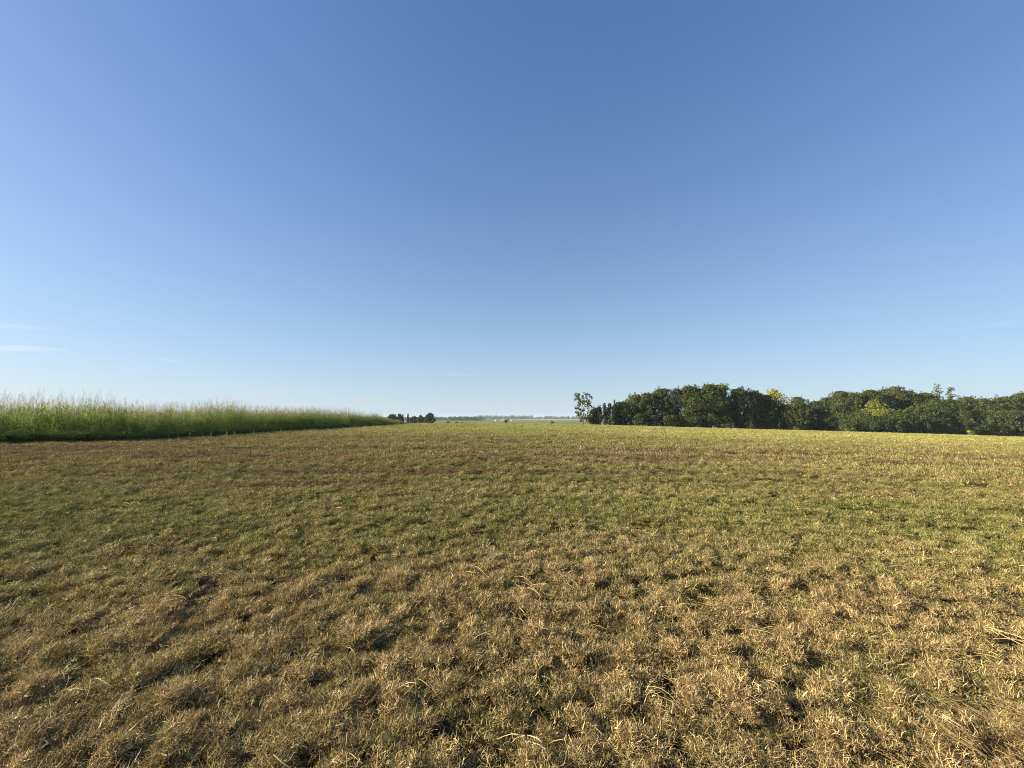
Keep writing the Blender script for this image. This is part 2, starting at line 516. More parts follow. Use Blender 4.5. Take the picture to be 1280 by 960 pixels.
def tuft(seed, n, radius, lmin, lmax, wmin, wmax, lean, flat=0.0, curl=0.9):
    """A handful of mown blades; lean 0 upright .. 1.4 lying."""
    r = random.Random(seed); B = Blades()
    bias = r.uniform(0, 6.283)
    for _ in range(n):
        rr = radius * math.sqrt(r.random()); a = r.uniform(0, 6.283)
        p = np.array([rr * math.cos(a), rr * math.sin(a), -0.012])
        az = a + r.gauss(0, 1.1) if r.random() < 0.6 else bias + r.gauss(0, 0.6)
        le = min(1.5, max(0.02, r.gauss(lean, 0.38)))
        ln = r.uniform(lmin, lmax); w = r.uniform(wmin, wmax)
        tw = r.gauss(0, 0.8)
        side = np.array([-math.sin(az + tw), math.cos(az + tw), r.gauss(0, 0.25)]); side /= np.linalg.norm(side)
        pts = [p]; t = le; cu = r.gauss(0.35, 0.45) * curl
        for s in range(3):
            step = ln / 3
            az += r.gauss(0, 0.18)
            pts.append(pts[-1] + step * np.array([math.sin(t) * math.cos(az), math.sin(t) * math.sin(az), math.cos(t)]))
            t = min(t + cu, 1.9)
        B.ribbon(pts, [w, w * 0.95, w * 0.7, w * 0.15], side, r.random())
    return B

def straw_bundle(seed, n, spread, lmin, lmax, base=None):
    """Loose cut stalks lying on the stubble."""
    r = random.Random(seed); B = Blades()
    if base is None: base = r.uniform(0, 6.283)
    for _ in range(n):
        az = base + r.gauss(0, 0.5 if spread < 0.055 else 0.16); ln = r.uniform(lmin, lmax); w = r.uniform(0.0018, 0.0034)
        p = np.array([r.gauss(0, spread), r.gauss(0, spread), r.uniform(0.0, 0.035)])
        tilt = r.gauss(0.10, 0.18); bend = r.gauss(0, 0.16); pts = [p]
        for s in range(4):
            pts.append(pts[-1] + ln / 4 * np.array([math.cos(az) * math.cos(tilt), math.sin(az) * math.cos(tilt), math.sin(tilt)]))
            az += bend; tilt -= abs(r.gauss(0, 0.1))
        rd = r.uniform(0.45, 1.0)
        B.ribbon(pts, [w, w, w, w * .9, w * 0.5], (-math.sin(az), math.cos(az), 0), rd)
        B.ribbon(pts, [w, w, w, w * .9, w * 0.5], (0, 0, 1), rd)
    return B

def build_mown_grass():
    protos = []
    for s in range(5): protos.append(tuft(100 + s, 90, 0.048, 0.014, 0.046, 0.0014, 0.0032, 1.05, curl=0.8).build('thatch'))       # 0-4 matted
    for s in range(4): protos.append(tuft(200 + s, 54, 0.040, 0.020, 0.050, 0.0015, 0.0036, 0.60, curl=0.8).build('stubble'))   # 5-8 upright
    for s in range(3): protos.append(straw_bundle(300 + s, 7, 0.05, 0.06, 0.17).build('straw'))                          # 9-11 cut straw
    for s in range(4): protos.append(tuft(400 + s, 70, 0.20, 0.05, 0.12, 0.006, 0.013, 0.75).build('far_thatch'))           # 12-15 mid distance
    for s in range(4): protos.append(tuft(500 + s, 60, 0.26, 0.06, 0.15, 0.009, 0.020, 0.45, curl=0.7).build('far_stubble'))    # 16-19
    for s in range(3): protos.append(straw_bundle(600 + s, 16, 0.06, 0.10, 0.26, 0.0).build('laid_straw'))                # 20-22
    P, ROT, SCL, IDX, DRY, VAR = [], [], [], [], [], []
    def zone(r0, r1, half, dens, near):
        a = math.radians(half)
        n = int(dens * a * (r1 * r1 - r0 * r0))
        r = np.sqrt(rng.uniform(r0 * r0, r1 * r1, n)); t = rng.uniform(-a, a, n)
        x, y = r * np.sin(t), r * np.cos(t)
        keep = (stand_depth(x, y) < 0.6) & (y < 128)
        lm = mound(x, y); cd = clod(x, y)
        bare = np.clip((0.40 - lm) / 0.25, 0, 1) * 0.92 if near else np.clip((0.18 - cd) / 0.1, 0, 1) * 0.8
        keep &= rng.random(n) > bare * (0.65 + 0.35 * sstep(0.45, 0.55, fbm(x / 2.6, y / 1.8, 241, 2)))
        x, y, r = x[keep], y[keep], r[keep]; n = len(x)
        dry = dryness(x, y)
        lump = mound(x, y); _, rid, ox, oy = tussock(x, y, 0.11, 201); trk = tracks(x, y); cl = clod(x, y)
        u = rng.random(n)
        if near:
            up = u > 0.35 + 0.45 * dry
            idx = np.where(up, 5 + rng.integers(0, 4, n), rng.integers(0, 5, n))
            st = rng.random(n) < 0.003 + 0.010 * dry
            idx = np.where(st, 9 + rng.integers(0, 3, n), idx)
            g = 1 + 0.055 * np.clip(r - 2, 0, 12)
            hs = g * rng.uniform(0.75, 1.3, n)
            dry = np.clip(dry + 0.34 * (rid - 0.5) - 0.16 * (1 - np.clip(lump, 0, 1)), 0, 1)
            vs_ = hs * (0.50 + 0.42 * np.clip(lump, 0, 1) + 0.22 * cl) * (1 - 0.5 * trk) / (1 + 0.03 * np.clip(r - 2, 0, 12))
        else:
            up = u > 0.30 + 0.5 * dry
            dry = np.clip(dry + 0.22 * (cl - 0.35), 0, 1)
            idx = np.where(up, 16 + rng.integers(0, 4, n), 12 + rng.integers(0, 4, n))
            hs = rng.uniform(0.7, 1.25, n) * (0.72 + 0.9 * sstep(10, 80, r))
            lump2 = fbm(x / (0.35 + 0.012 * r), y / (0.35 + 0.02 * r), 23, 2)
            vs_ = rng.uniform(0.6, 1.25, n) * (0.20 + 0.8 * lump2 + 0.7 * cl) * (1 - 0.75 * trk) * (0.85 + 0.25 * sstep(15, 90, r))
        z = height(x, y)
        P.append(np.stack([x, y, z], -1))
        k = 1.15 if near else 0.0
        ROT.append(np.stack([rng.normal(0, .22, n) - k * oy, rng.normal(0, .22, n) + k * ox, rng.uniform(0, 6.283, n)], -1))
        SCL.append(np.stack([hs, hs, vs_], -1)); IDX.append(idx); DRY.append(dry)
        VAR.append(np.clip(rng.normal(0.5, 0.22, n) - 0.80 * trk + 0.5 * (fbm(x / 2.5, y / 1.6, 105, 3) - 0.5) + 0.5 * (rid - 0.5) - 0.95 * sstep(7, 10, r) * (1 - sstep(30, 50, r)) * np.clip((dry - 0.5) / 0.4, 0, 1), -0.5, 1))
    zone(0.15, 1.3, 180, 330, True)
    zone(1.3, 4.0, 80, 900, True)
    zone(4.0, 7.5, 72, 420, True)
    zone(7.5, 11.0, 68, 230, True)
    zone(11.0, 18.0, 67, 120, True)
    zone(15, 24, 67, 26, False)
    zone(24, 45, 66, 24, False)
    zone(45, 80, 64, 12, False)
    zone(80, 150, 62, 6, False)
    # long straw laid flat in the wheel mark at the near corner
    n = 170
    y = rng.uniform(0.8, 2.05, n); x = 2.55 + rng.normal(0, 0.28, n) - 0.45 * (y - 1.6)
    P.append(np.stack([x, y, height(x, y) + 0.012], -1))
    ROT.append(np.stack([rng.normal(0, .10, n), rng.normal(0, .10, n), rng.normal(1.70, .48, n)], -1))
    hs = rng.uniform(0.5, 1.0, n); SCL.append(np.stack([hs, hs * .8, hs * .7], -1)); IDX.append(20 + rng.integers(0, 3, n))
    DRY.append(np.ones(n)); VAR.append(rng.uniform(-0.5, 0.35, n))
    P, ROT, SCL, IDX, DRY, VAR = (np.concatenate(a) for a in (P, ROT, SCL, IDX, DRY, VAR))
    o = scatter('mown_grass', P, ROT, SCL, IDX.astype(int), protos, M_GRASS, {'dry': DRY, 'var': VAR, 'sere': np.clip(sstep(19, 52, P[:, 1]) * (0.55 + 0.9 * fbm(P[:, 0] / 9, P[:, 1] / 6, 151, 3)) * (0.75 + 0.25 * sstep(-30, 10, P[:, 0])), 0, 1)})
    tag(o, 'short mown grass of green stubble and dead straw-coloured thatch covering the field', 'grass', kind='stuff')
    print('mown clumps', len(P))
build_mown_grass()

# ------------------------------------------------------------------ the tall grass stand on the left
def stalks(seed, n, radius, heads=True):
    r = random.Random(seed); B = Blades()
    for _ in range(n):
        rr = radius * math.sqrt(r.random()); a = r.uniform(0, 6.283)
        H = r.uniform(1.45, 2.30)
        p = np.array([rr * math.cos(a), rr * math.sin(a), -0.03]); az = r.uniform(0, 6.283); t = abs(r.gauss(0, 0.07))
        pts = [p]
        for s in range(5):
            pts.append(pts[-1] + H / 5 * np.array([math.sin(t) * math.cos(az), math.sin(t) * math.sin(az), math.cos(t)])); t += 0.025
        q = r.uniform(0, 0.8)
        for sd in ((1, 0, 0), (0, 1, 0)):
            B.ribbon(pts, [.013, .012, .011, .010, .009, .006], sd, q)
        for k in range(r.randint(7, 10)):
            f = (0.05 + 0.9 * r.random() ** 1.25) * 5; i = min(4, int(f)); b = pts[i] + (pts[i + 1] - pts[i]) * (f - i)
            la = r.uniform(0, 6.283); ln = r.uniform(0.40, 0.85); w = r.uniform(0.016, 0.036); t2 = r.uniform(0.30, 0.95); lp = [b]
            cu = r.uniform(0.30, 0.75)
            for s in range(4):
                lp.append(lp[-1] + ln / 4 * np.array([math.sin(t2) * math.cos(la), math.sin(t2) * math.sin(la), math.cos(t2)])); t2 += cu
            tw = la + r.gauss(0, 0.5)
            B.ribbon(lp, [w * .6, w, w * .85, w * .5, w * .06], (-math.sin(tw), math.cos(tw), 0), r.random())
        if heads and r.random() < 0.38:
            panicle(B, r, pts[-1], pts[-1] - pts[-2])
    return B

def panicle(B, r, p, d, size=1.0):
    d = d / np.linalg.norm(d)
    L_ = r.uniform(0.42, 0.85) * size; n = int(20 * size) + 4
    top = p + d * L_ + np.array([r.gauss(0, .05), r.gauss(0, .05), 0])
    for sd in ((1, 0, 0), (0, 1, 0)):
        B.ribbon([p, (p + top) / 2, top], [.005, .004, .002], sd, .4, 1.0)
    for k in range(n):
        f = 0.35 + 0.65 * k / n; b = p + (top - p) * f
        az = r.uniform(0, 6.283); ln = L_ * (0.34 * (1.15 - f) + 0.07) * r.uniform(0.7, 1.2); e = r.uniform(0.5, 1.1)
        v = np.array([math.sin(e) * math.cos(az), math.sin(e) * math.sin(az), math.cos(e)])
        t_ = b + v * ln - np.array([0, 0, ln * .25])
        B.ribbon([b, b + v * ln * .55, t_], [.002, .006, .004], (-math.sin(az), math.cos(az), 0), r.random(), 1.0)

def build_tall_grass():
    protos = [stalks(700 + s, 6, 0.22).build('stalks') for s in range(7)] + [stalks(750 + s, 6, 0.22, False).build('short_stalks') for s in range(3)]
    n = 60000
    x = rng.uniform(-62, STAND_X + 1.2, n); y = rng.uniform(STAND_Y - 1, 94, n)
    d = stand_depth(x, y)
    dens = np.where(d < 3.0, 5.5, np.where(d < 10, 2.6, 1.0))
    keep = (d > 0) & (rng.random(n) < dens * (63.2 - 62 + 36.4) * (95 - STAND_Y) / n)
    x, y, d = x[keep], y[keep], d[keep]; n = len(x)
    z = height(x, y)
    hs = 1.0 + 0.24 * (fbm(x / 4, y / 5, 131, 2) - 0.5) * 2
    hs = hs * (1 - 0.62 * sstep(70, 93, y)) * rng.uniform(0.86, 1.12, n)
    hs = hs * (0.70 + 0.30 * sstep(0.0, 0.8, d))
    # a ragged low fringe where the mower passed
    m = 2600
    fy = rng.uniform(STAND_Y, 92, m); fx = STAND_X + rng.normal(0.5, 0.7, m)
    fx2 = rng.uniform(-34, STAND_X, m // 2); fy2 = STAND_Y + 0.8 * np.clip(fx2 + 30, 0, 9) + rng.normal(-0.4, 0.6, m // 2)
    fx = np.concatenate([fx, fx2]); fy = np.concatenate([fy, fy2])
    k = (np.abs(stand_depth(fx, fy)) < 1.3); fx, fy = fx[k], fy[k]
    x = np.concatenate([x, fx]); y = np.concatenate([y, fy]); z = np.concatenate([z, height(fx, fy)])
    pick = np.concatenate([rng.integers(0, 7, n), 7 + rng.integers(0, 3, len(fx))])
    hs = np.concatenate([hs, rng.uniform(0.10, 0.36, len(fx)) * (1 - 0.4 * sstep(70, 93, fy))]); n = len(x)
    rot = np.stack([rng.normal(0, .05, n), rng.normal(0, .05, n), rng.uniform(0, 6.283, n)], -1)
    scl = np.stack([rng.uniform(.85, 1.15, n), rng.uniform(.85, 1.15, n), hs], -1)
    o = scatter('tall_grass', np.stack([x, y, z], -1), rot, scl, pick, protos, M_TALL,
                {'var': np.clip(rng.normal(.5, .22, n), 0, 1)})
    tag(o, 'tall unmown green grass with feathery reddish seed heads along the mown field', 'tall grass', kind='stuff')
    print('tall', n)
build_tall_grass()

# ------------------------------------------------------------------ trees
def tube(path, radii, seg=7):
    path = [Vector(p) for p in path]; V, F, C = [], [], []
    for i, p in enumerate(path):
        d = (path[min(i + 1, len(path) - 1)] - path[max(i - 1, 0)]).normalized()
        a = d.orthogonal().normalized(); b = d.cross(a)
        for k in range(seg):
            t = 2 * math.pi * k / seg
            V.append(tuple(p + (a * math.cos(t) + b * math.sin(t)) * radii[i]))
    for i in range(len(path) - 1):
        for k in range(seg):
            k2 = (k + 1) % seg
            F += [i * seg + k, i * seg + k2, (i + 1) * seg + k2, (i + 1) * seg + k]; C.append(4)
    F += list(range((len(path) - 1) * seg, len(path) * seg)); C.append(seg)
    return V, F, C

def join_tubes(name, tubes):
    V, F, C = [], [], []
    for v, f, c in tubes:
        b = len(V); V += v; F += [i + b for i in f]; C += c
    return mesh_np(name, np.array(V), F, C, smooth=True)

def leaves_mesh(name, lobes, per_area, size, r, rnd_base=0.0):
    """Leaf sprays (bent quads) over and inside a set of lobes (centre, radii)."""
    Vs, RN = [], []
    for (c, rad, tone) in lobes:
        c = np.array(c); rad = np.array(rad)
        area = 4 * math.pi * ((rad[0] * rad[1]) ** 1.6 / 3 + 2 * (rad[0] * rad[2]) ** 1.6 / 3) ** (1 / 1.6)
        n = max(10, int(area * per_area))
        d = r.normal(size=(n, 3)); d /= np.linalg.norm(d, axis=1)[:, None]
        rr = r.uniform(0.55, 1.08, n) ** 0.6
        p = c + d * rad * rr[:, None]
        nrm = d + r.normal(size=(n, 3)) * 0.75; nrm[:, 2] += 0.35; nrm /= np.linalg.norm(nrm, axis=1)[:, None]
        h = r.normal(size=(n, 3)); u = np.cross(nrm, h); u /= np.linalg.norm(u, axis=1)[:, None]; w = np.cross(nrm, u)
        s = size * r.uniform(0.55, 1.35, n)[:, None]
        asp = r.uniform(0.45, 0.9, n)[:, None]
        a = p - u * s; b = p + w * s * asp + nrm * s * .25; cc = p + u * s; e = p - w * s * asp + nrm * s * .25
        Vs.append(np.stack([a, b, cc, e], 1).reshape(-1, 3))
        q = np.clip(r.normal(0.42, 0.2, n) + tone, 0, 1)
        RN.append(np.repeat(q, 4))
    V = np.concatenate(Vs); R = np.concatenate(RN); n = len(V) // 4
    # two triangles folded along the midrib
    i = np.arange(n)[:, None] * 4
    F = np.concatenate([i + [0, 1, 2], i + [0, 2, 3]], 1).ravel()
    return mesh_np(name, V, F, np.full(2 * n, 3), {'rnd': R})

def make_tree(name, x, y, H, W, style, leaf, label, group, cat='tree', seed=0, extra_leaf=None, per_area=9.0, size=0.205, sink=0.15):
    """style: oak (broad, lobed), dense (crown to the ground), sparse (open, trunk seen), spire (narrow), vine (ivy-clad trunk), shrub."""
    r = np.random.default_rng(1000 + seed); R = random.Random(2000 + seed)
    z0 = float(height(x, y, False)) - sink
    root = empty(name, (x, y, z0)); tag(root, label, cat, group)
    lobes = []; W2 = W / 2
    cb = {'airy': 0.15, 'oak': 0.10, 'dense': 0.05, 'sparse': 0.10, 'spire': 0.12, 'vine': 0.06, 'shrub': 0.04}[style]
    def env(f):      # crown half-width at relative height
        if style == 'spire': return max(0.10, 1.15 * (1 - f) ** 0.8)
        if style == 'airy': return 0.62 + 0.38 * math.sin(math.pi * (0.1 + 0.7 * f))
        if style == 'vine': return (0.5 + 0.4 * math.sin(f * 9 + seed)) * (1.5 if f > 0.6 else 0.9)
        if style == 'sparse': return max(0.40, math.sin(math.pi * (0.12 + 0.70 * f)))
        return max(0.14, min(1.0, math.sqrt(max(0.0, 1 - ((f - 0.42) / 0.585) ** 2))))
    nl = {'airy': 84, 'oak': 44, 'dense': 52, 'sparse': 36, 'spire': 60, 'vine': 26, 'shrub': 12}[style]
    lr = {'airy': 0.125, 'oak': 0.33, 'dense': 0.33, 'sparse': 0.25, 'spire': 0.30, 'vine': 0.6, 'shrub': 0.42}[style]
    for k in range(nl):
        f = ((k + R.random()) / nl) ** 0.85
        a = R.uniform(0, 6.283)
        e = env(f) * W2
        rad = max(0.30 if style != 'airy' else 0.22, W2 * lr * R.uniform(0.55, 1.5)) * (0.8 if f > 0.85 else 1)
        if style == 'spire': rad = max(0.22, rad * (1.15 - 0.9 * f))
        off = max(0.0, e - rad * 0.8) * math.sqrt(R.uniform(0.1, 1.0) if style != 'airy' else R.uniform(0.25, 1.0))
        if style == 'vine': off = e * R.uniform(0, 0.55); rad = rad * R.uniform(0.5, 1.0)
        zc = (cb + (1 - cb) * f) * H
        rz = rad * R.uniform(0.6, 0.95)
        zc = min(zc, H - rz * 0.9)
        lobes.append(((off * math.cos(a), off * math.sin(a), zc), (rad, rad, rz), R.gauss(0.0, 0.13)))
    if style in ('oak', 'dense'):      # twiggy sprays breaking the outline
        for k in range(84):
            f = R.uniform(0.2, 1.0); a = R.uniform(0, 6.283); e = env(f) * W2 * R.uniform(0.95, 1.15)
            rad = R.uniform(0.16, 0.5)
            lobes.append(((e * math.cos(a), e * math.sin(a), (cb + (1 - cb) * f) * H * R.uniform(0.97, 1.06)), (rad, rad, rad * 1.4), 0.1))
    me = leaves_mesh('crown', lobes if extra_leaf is None else [l for l in lobes if not extra_leaf[1](l)], per_area, size, r)
    crown = link('crown', me, M_LEAF[leaf], root)
    if extra_leaf is not None:
        sel = [l for l in lobes if extra_leaf[1](l)]
        if extra_leaf[2].startswith('yellowed'):
            for l in sel:
                e = link('yellowed_spray', leaves_mesh('yellowed_spray', [l], per_area * 1.2, size, r), M_LEAF[extra_leaf[0]], crown)
                e['label'] = extra_leaf[2]
        else:
            e = link('coloured_branches', leaves_mesh('coloured_branches', sel, per_area * 1.2, size, r), M_LEAF[extra_leaf[0]], crown)
            e['label'] = extra_leaf[2]
    # trunk with limbs
    tr = max(0.05, H * {'shrub': 0.012, 'airy': 0.011}.get(style, 0.022))
    lean = (R.gauss(0, 0.02) * H, R.gauss(0, 0.02) * H) if style != 'airy' else (0.0, 0.0)
    tubes = [tube([(0, 0, -0.3), (lean[0] * .3, lean[1] * .3, H * .3), (lean[0], lean[1], H * .62), (lean[0] * 1.2, lean[1] * 1.2, H * .88)],
                  [tr * 1.25, tr, tr * .6, tr * .2])]
    for k in range({'vine': 3, 'airy': 30}.get(style, 6)):
        l = lobes[R.randrange(len(lobes))][0]
        zb = min(max(0.18 * H, l[2] - 0.25 * H), H * .75)
        m = ((l[0]) * .45, (l[1]) * .45, zb + (l[2] - zb) * .6)
        tubes.append(tube([(lean[0] * zb / H, lean[1] * zb / H, zb), m, l], [tr * .5, tr * .32, tr * .08], 5))
    link('trunk', join_tubes('trunk', tubes), M_BARK, root)
    return root

def tree_px(name, px, top, wpx, y, style, leaf, label, group='trees along the right side of the field', **kw):
    x = pix(px, y); z0 = float(height(x, y, False)); H = pixz(top, y) - z0 + 0.15
    W = wpx * (1.28 if style in ('oak', 'dense') else 1.0) / FOCAL * y
    return make_tree(name, x, y, H, W, style, leaf, label, group, seed=int(px * 7 + y), **kw)

G = 'trees along the right side of the field'
# the open end of the belt
tree_px('slender_tree', 728.5, 491, 27, 132, 'airy', 'olive', 'open airy tree standing apart at the left end of the tree belt', per_area=6.0, size=0.27)
tree_px('young_tree', 737, 519, 12, 134, 'shrub', 'dark', 'low dark bush at the foot of the open airy tree', cat='bush')
tree_px('young_tree', 758, 514, 12, 135, 'shrub', 'dark', 'low bush behind the three ivy-clad trees', cat='bush')
tree_px('young_tree', 744.5, 510, 12, 134, 'dense', 'dark', 'low leafy bush between the airy tree and the ivy-clad trunks', cat='bush')
tree_px('ivy_clad_trunk', 749.5, 506, 5.5, 131, 'vine', 'dark', 'thin dark ivy-clad tree, first of the three beside the airy tree', per_area=8)
tree_px('ivy_clad_trunk', 755.5, 503.5, 8.5, 130, 'vine', 'dark', 'dark ivy-clad tree in the middle of the three narrow ones', per_area=8)
tree_px('ivy_clad_trunk', 761.8, 504, 8.0, 131, 'vine', 'dark', 'dark ivy-clad tree, last of the three, beside the dense belt', per_area=8)
tree_px('young_tree', 768, 500, 9, 139, 'spire', 'pale', 'small pale-topped tree peeping up behind the last ivy-clad trunk')
tree_px('broadleaf_tree', 776, 503.5, 22, 133, 'dense', 'dark', 'low dark bushy tree starting the dense part of the belt')
tree_px('broadleaf_tree', 794, 493.5, 24, 136, 'dense', 'pale', 'pale green round-topped tree near the left end of the dense belt')
tree_px('broadleaf_tree', 809, 492, 20, 133, 'oak', 'mid', 'mid green tree just right of the pale round-topped one')
tree_px('broadleaf_tree', 827, 486.5, 30, 135, 'oak', 'olive', 'tall olive-green tree with sky gaps right of the pale round-topped tree')
tree_px('broadleaf_tree', 847, 486.5, 24, 133, 'oak', 'dark', 'dark open tree with sky gaps left of the tallest belt tree')
tree_px('broadleaf_tree', 864, 483, 34, 130, 'dense', 'mid', 'tall full green tree left of the yellow-flecked tree')
tree_px('broadleaf_tree', 887, 481, 32, 129, 'dense', 'mid', 'tallest dense green tree directly left of the yellow-flecked tree')
tree_px('broadleaf_tree', 903, 481.5, 24, 132, 'oak', 'olive', 'tall tree with a yellow-green patch in its upper crown',
        extra_leaf=('lime', lambda l: l[0][2] > 9.6 and l[0][0] < 0.2, 'yellow-green branches in the upper crown'))
tree_px('broadleaf_tree', 925, 486, 30, 129, 'dense', 'dark', 'dark dense tree right of the yellow-flecked tree')
tree_px('broadleaf_tree', 944, 488.5, 26, 130, 'dense', 'mid', 'green tree midway between the yellow-flecked tree and the golden-topped tree')
tree_px('golden_tree', 969, 487, 24, 133, 'oak', 'dark', 'golden-topped tree standing out brightest in the belt',
        extra_leaf=('gold', lambda l: l[0][2] > 9.4, 'golden yellow upper branches'), per_area=3.8)
tree_px('broadleaf_tree', 958, 494, 22, 128, 'dense', 'dark', 'dark leafy tree directly in front of the golden-topped tree')
tree_px('broadleaf_tree', 981, 506, 20, 127, 'dense', 'mid', 'low leafy tree at the foot of the golden-topped tree, by the shaded gap')
# the recess in shade
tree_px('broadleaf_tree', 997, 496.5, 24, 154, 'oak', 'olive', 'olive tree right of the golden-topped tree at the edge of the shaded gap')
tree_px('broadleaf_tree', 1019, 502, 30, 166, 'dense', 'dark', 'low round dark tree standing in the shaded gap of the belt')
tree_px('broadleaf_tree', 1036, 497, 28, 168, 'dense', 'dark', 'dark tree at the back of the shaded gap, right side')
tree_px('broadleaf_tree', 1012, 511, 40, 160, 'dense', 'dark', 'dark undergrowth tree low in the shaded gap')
tree_px('broadleaf_tree', 1052, 489.5, 30, 149, 'oak', 'olive', 'feathery olive tree rising right of the shaded gap')
tree_px('broadleaf_tree', 1070, 491, 26, 146, 'oak', 'mid', 'mid green tree second to the right of the shaded gap')
tree_px('broadleaf_tree', 1090, 488, 34, 146, 'dense', 'olive', 'broad olive-green tree behind the two lime-green crowns')
tree_px('broadleaf_tree', 1106, 487, 22, 149, 'oak', 'mid', 'rounded green tree between the lime-green crowns and the high point')
tree_px('broadleaf_tree', 1119, 483.5, 26, 147, 'oak', 'olive', 'tall feathery tree forming the high point right of the lime-green crowns')
tree_px('lime_tree', 1093, 502, 20, 138, 'oak', 'lime', 'upper lime-green crown showing bright amid darker trees')
tree_px('lime_tree', 1103, 511, 22, 135, 'oak', 'lime', 'lower lime-green crown just right of and below the other')
tree_px('broadleaf_tree', 1076, 514, 36, 142, 'dense', 'mid', 'low wide leafy tree left of the lime-green crowns')
tree_px('broadleaf_tree', 1120, 514, 40, 134, 'dense', 'mid', 'low leafy tree right of the lime-green crowns')
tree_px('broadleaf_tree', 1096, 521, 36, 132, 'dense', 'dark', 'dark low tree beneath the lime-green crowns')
tree_px('broadleaf_tree', 1137, 489.5, 28, 145, 'dense', 'mid', 'green tree left of the spiky-topped tree')
tree_px('broadleaf_tree', 1157, 491, 26, 143, 'oak', 'mid', 'green tree at the left shoulder of the spiky-topped tree')
tree_px('spiky_tree', 1174, 479.5, 17, 142, 'sparse', 'pale', 'pale spiky-topped tree, the tallest point towards the frame edge')
tree_px('spiky_tree', 1189, 484, 15, 141, 'sparse', 'pale', 'shorter spiky tree just right of the tallest spiky one')
tree_px('broadleaf_tree', 1178, 500, 44, 138, 'dense', 'mid', 'broad green tree below the two spiky-topped trees')
tree_px('broadleaf_tree', 1146, 509, 36, 136, 'dense', 'mid', 'low leafy green tree left below the spiky-topped trees')
tree_px('broadleaf_tree', 1209, 496.5, 28, 146, 'oak', 'olive', 'dull olive tree right of the shorter spiky tree')
tree_px('broadleaf_tree', 1231, 498.5, 32, 140, 'dense', 'olive', 'tree with a few yellowed sprays right of the spiky trees',
        extra_leaf=('lime', lambda l: l[0][2] > 8.2 and l[0][0] > 1.0 and l[1][0] < 1.6, 'yellowed spray of leaves'))
tree_px('broadleaf_tree', 1207, 512, 42, 135, 'dense', 'mid', 'low leafy tree in front of the dull olive tree')
tree_px('broadleaf_tree', 1256, 496.5, 34, 138, 'dense', 'mid', 'rounded green tree second from the right frame edge')
tree_px('broadleaf_tree', 1248, 514, 44, 132, 'dense', 'olive', 'low front tree near the right frame edge')
tree_px('broadleaf_tree', 1284, 491.5, 40, 137, 'dense', 'mid', 'green tree cut by the right frame edge')

# low shrubs on the belt's foot
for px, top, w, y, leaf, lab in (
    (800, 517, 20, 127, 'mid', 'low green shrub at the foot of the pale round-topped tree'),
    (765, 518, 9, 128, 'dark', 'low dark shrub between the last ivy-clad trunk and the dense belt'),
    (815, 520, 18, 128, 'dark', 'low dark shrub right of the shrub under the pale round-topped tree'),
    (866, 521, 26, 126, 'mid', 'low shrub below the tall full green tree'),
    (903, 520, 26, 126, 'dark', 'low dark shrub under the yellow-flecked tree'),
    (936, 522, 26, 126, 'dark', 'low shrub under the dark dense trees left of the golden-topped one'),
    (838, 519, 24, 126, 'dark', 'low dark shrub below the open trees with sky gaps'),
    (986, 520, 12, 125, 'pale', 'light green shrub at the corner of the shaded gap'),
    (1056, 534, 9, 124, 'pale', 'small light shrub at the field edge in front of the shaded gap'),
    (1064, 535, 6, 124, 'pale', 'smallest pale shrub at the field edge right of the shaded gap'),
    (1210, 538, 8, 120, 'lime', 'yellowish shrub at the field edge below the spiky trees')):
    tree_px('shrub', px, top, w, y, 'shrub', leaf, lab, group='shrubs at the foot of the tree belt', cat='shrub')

# small far trees beyond the end of the tall grass
GF = 'distant trees beyond the end of the tall grass'
for px, top, w, y, st, leaf, lab in (
    (491, 518.2, 11, 300, 'dense', 'dark', 'rounded distant tree just behind the end of the tall grass'),
    (499.5, 518.3, 6, 305, 'dense', 'dark', 'small distant tree right of the rounded one behind the tall grass'),
    (504, 518, 4.5, 310, 'spire', 'mid', 'narrow pointed distant tree, first of two'),
    (510.5, 517.3, 6, 300, 'spire', 'dark', 'narrow pointed distant tree, second of two, a little taller'),
    (518, 521, 10, 320, 'dense', 'dark', 'low distant bush between the pointed tree and the small dark tree'),
    (526.5, 519.8, 7, 290, 'dense', 'dark', 'small dark distant tree beside the largest one'),
    (537.5, 517.0, 10, 285, 'oak', 'dark', 'largest of the small distant trees, at the right end of the row')):
    tree_px('distant_tree', px, top, w, y, st, leaf, lab, group=GF, per_area=2.4, size=0.45)
GB = 'distant bushes on the green plain'
for px, top, w, y, lab in (
    (560.5, 526.4, 10, 240, 'low dark bush on the plain right of the largest distant tree'),
    (571, 526.9, 8, 235, 'second low dark bush along the far field edge'),
    (578, 527.1, 7, 230, 'third and smallest low dark bush along the far field edge'),
    (631.5, 524.6, 7, 330, 'round dark bush in front of the grey-roofed farm house'),
    (690, 527.0, 7, 240, 'tiny dark bush alone on the plain left of the airy tree')):
    tree_px('distant_bush', px, top, w, y, 'shrub', 'dark', lab, group=GB, cat='bush', per_area=3, size=0.4)

# ------------------------------------------------------------------ farm buildings far off on the plain
def box_mesh(name, x0, x1, y0, y1, z0, z1):
    V = [(x0, y0, z0), (x1, y0, z0), (x1, y1, z0), (x0, y1, z0), (x0, y0, z1), (x1, y0, z1), (x1, y1, z1), (x0, y1, z1)]
    F = [0, 3, 2, 1, 4, 5, 6, 7, 0, 1, 5, 4, 1, 2, 6, 5, 2, 3, 7, 6, 3, 0, 4, 7]
    return mesh_np(name, np.array(V, float), F, [4] * 6)

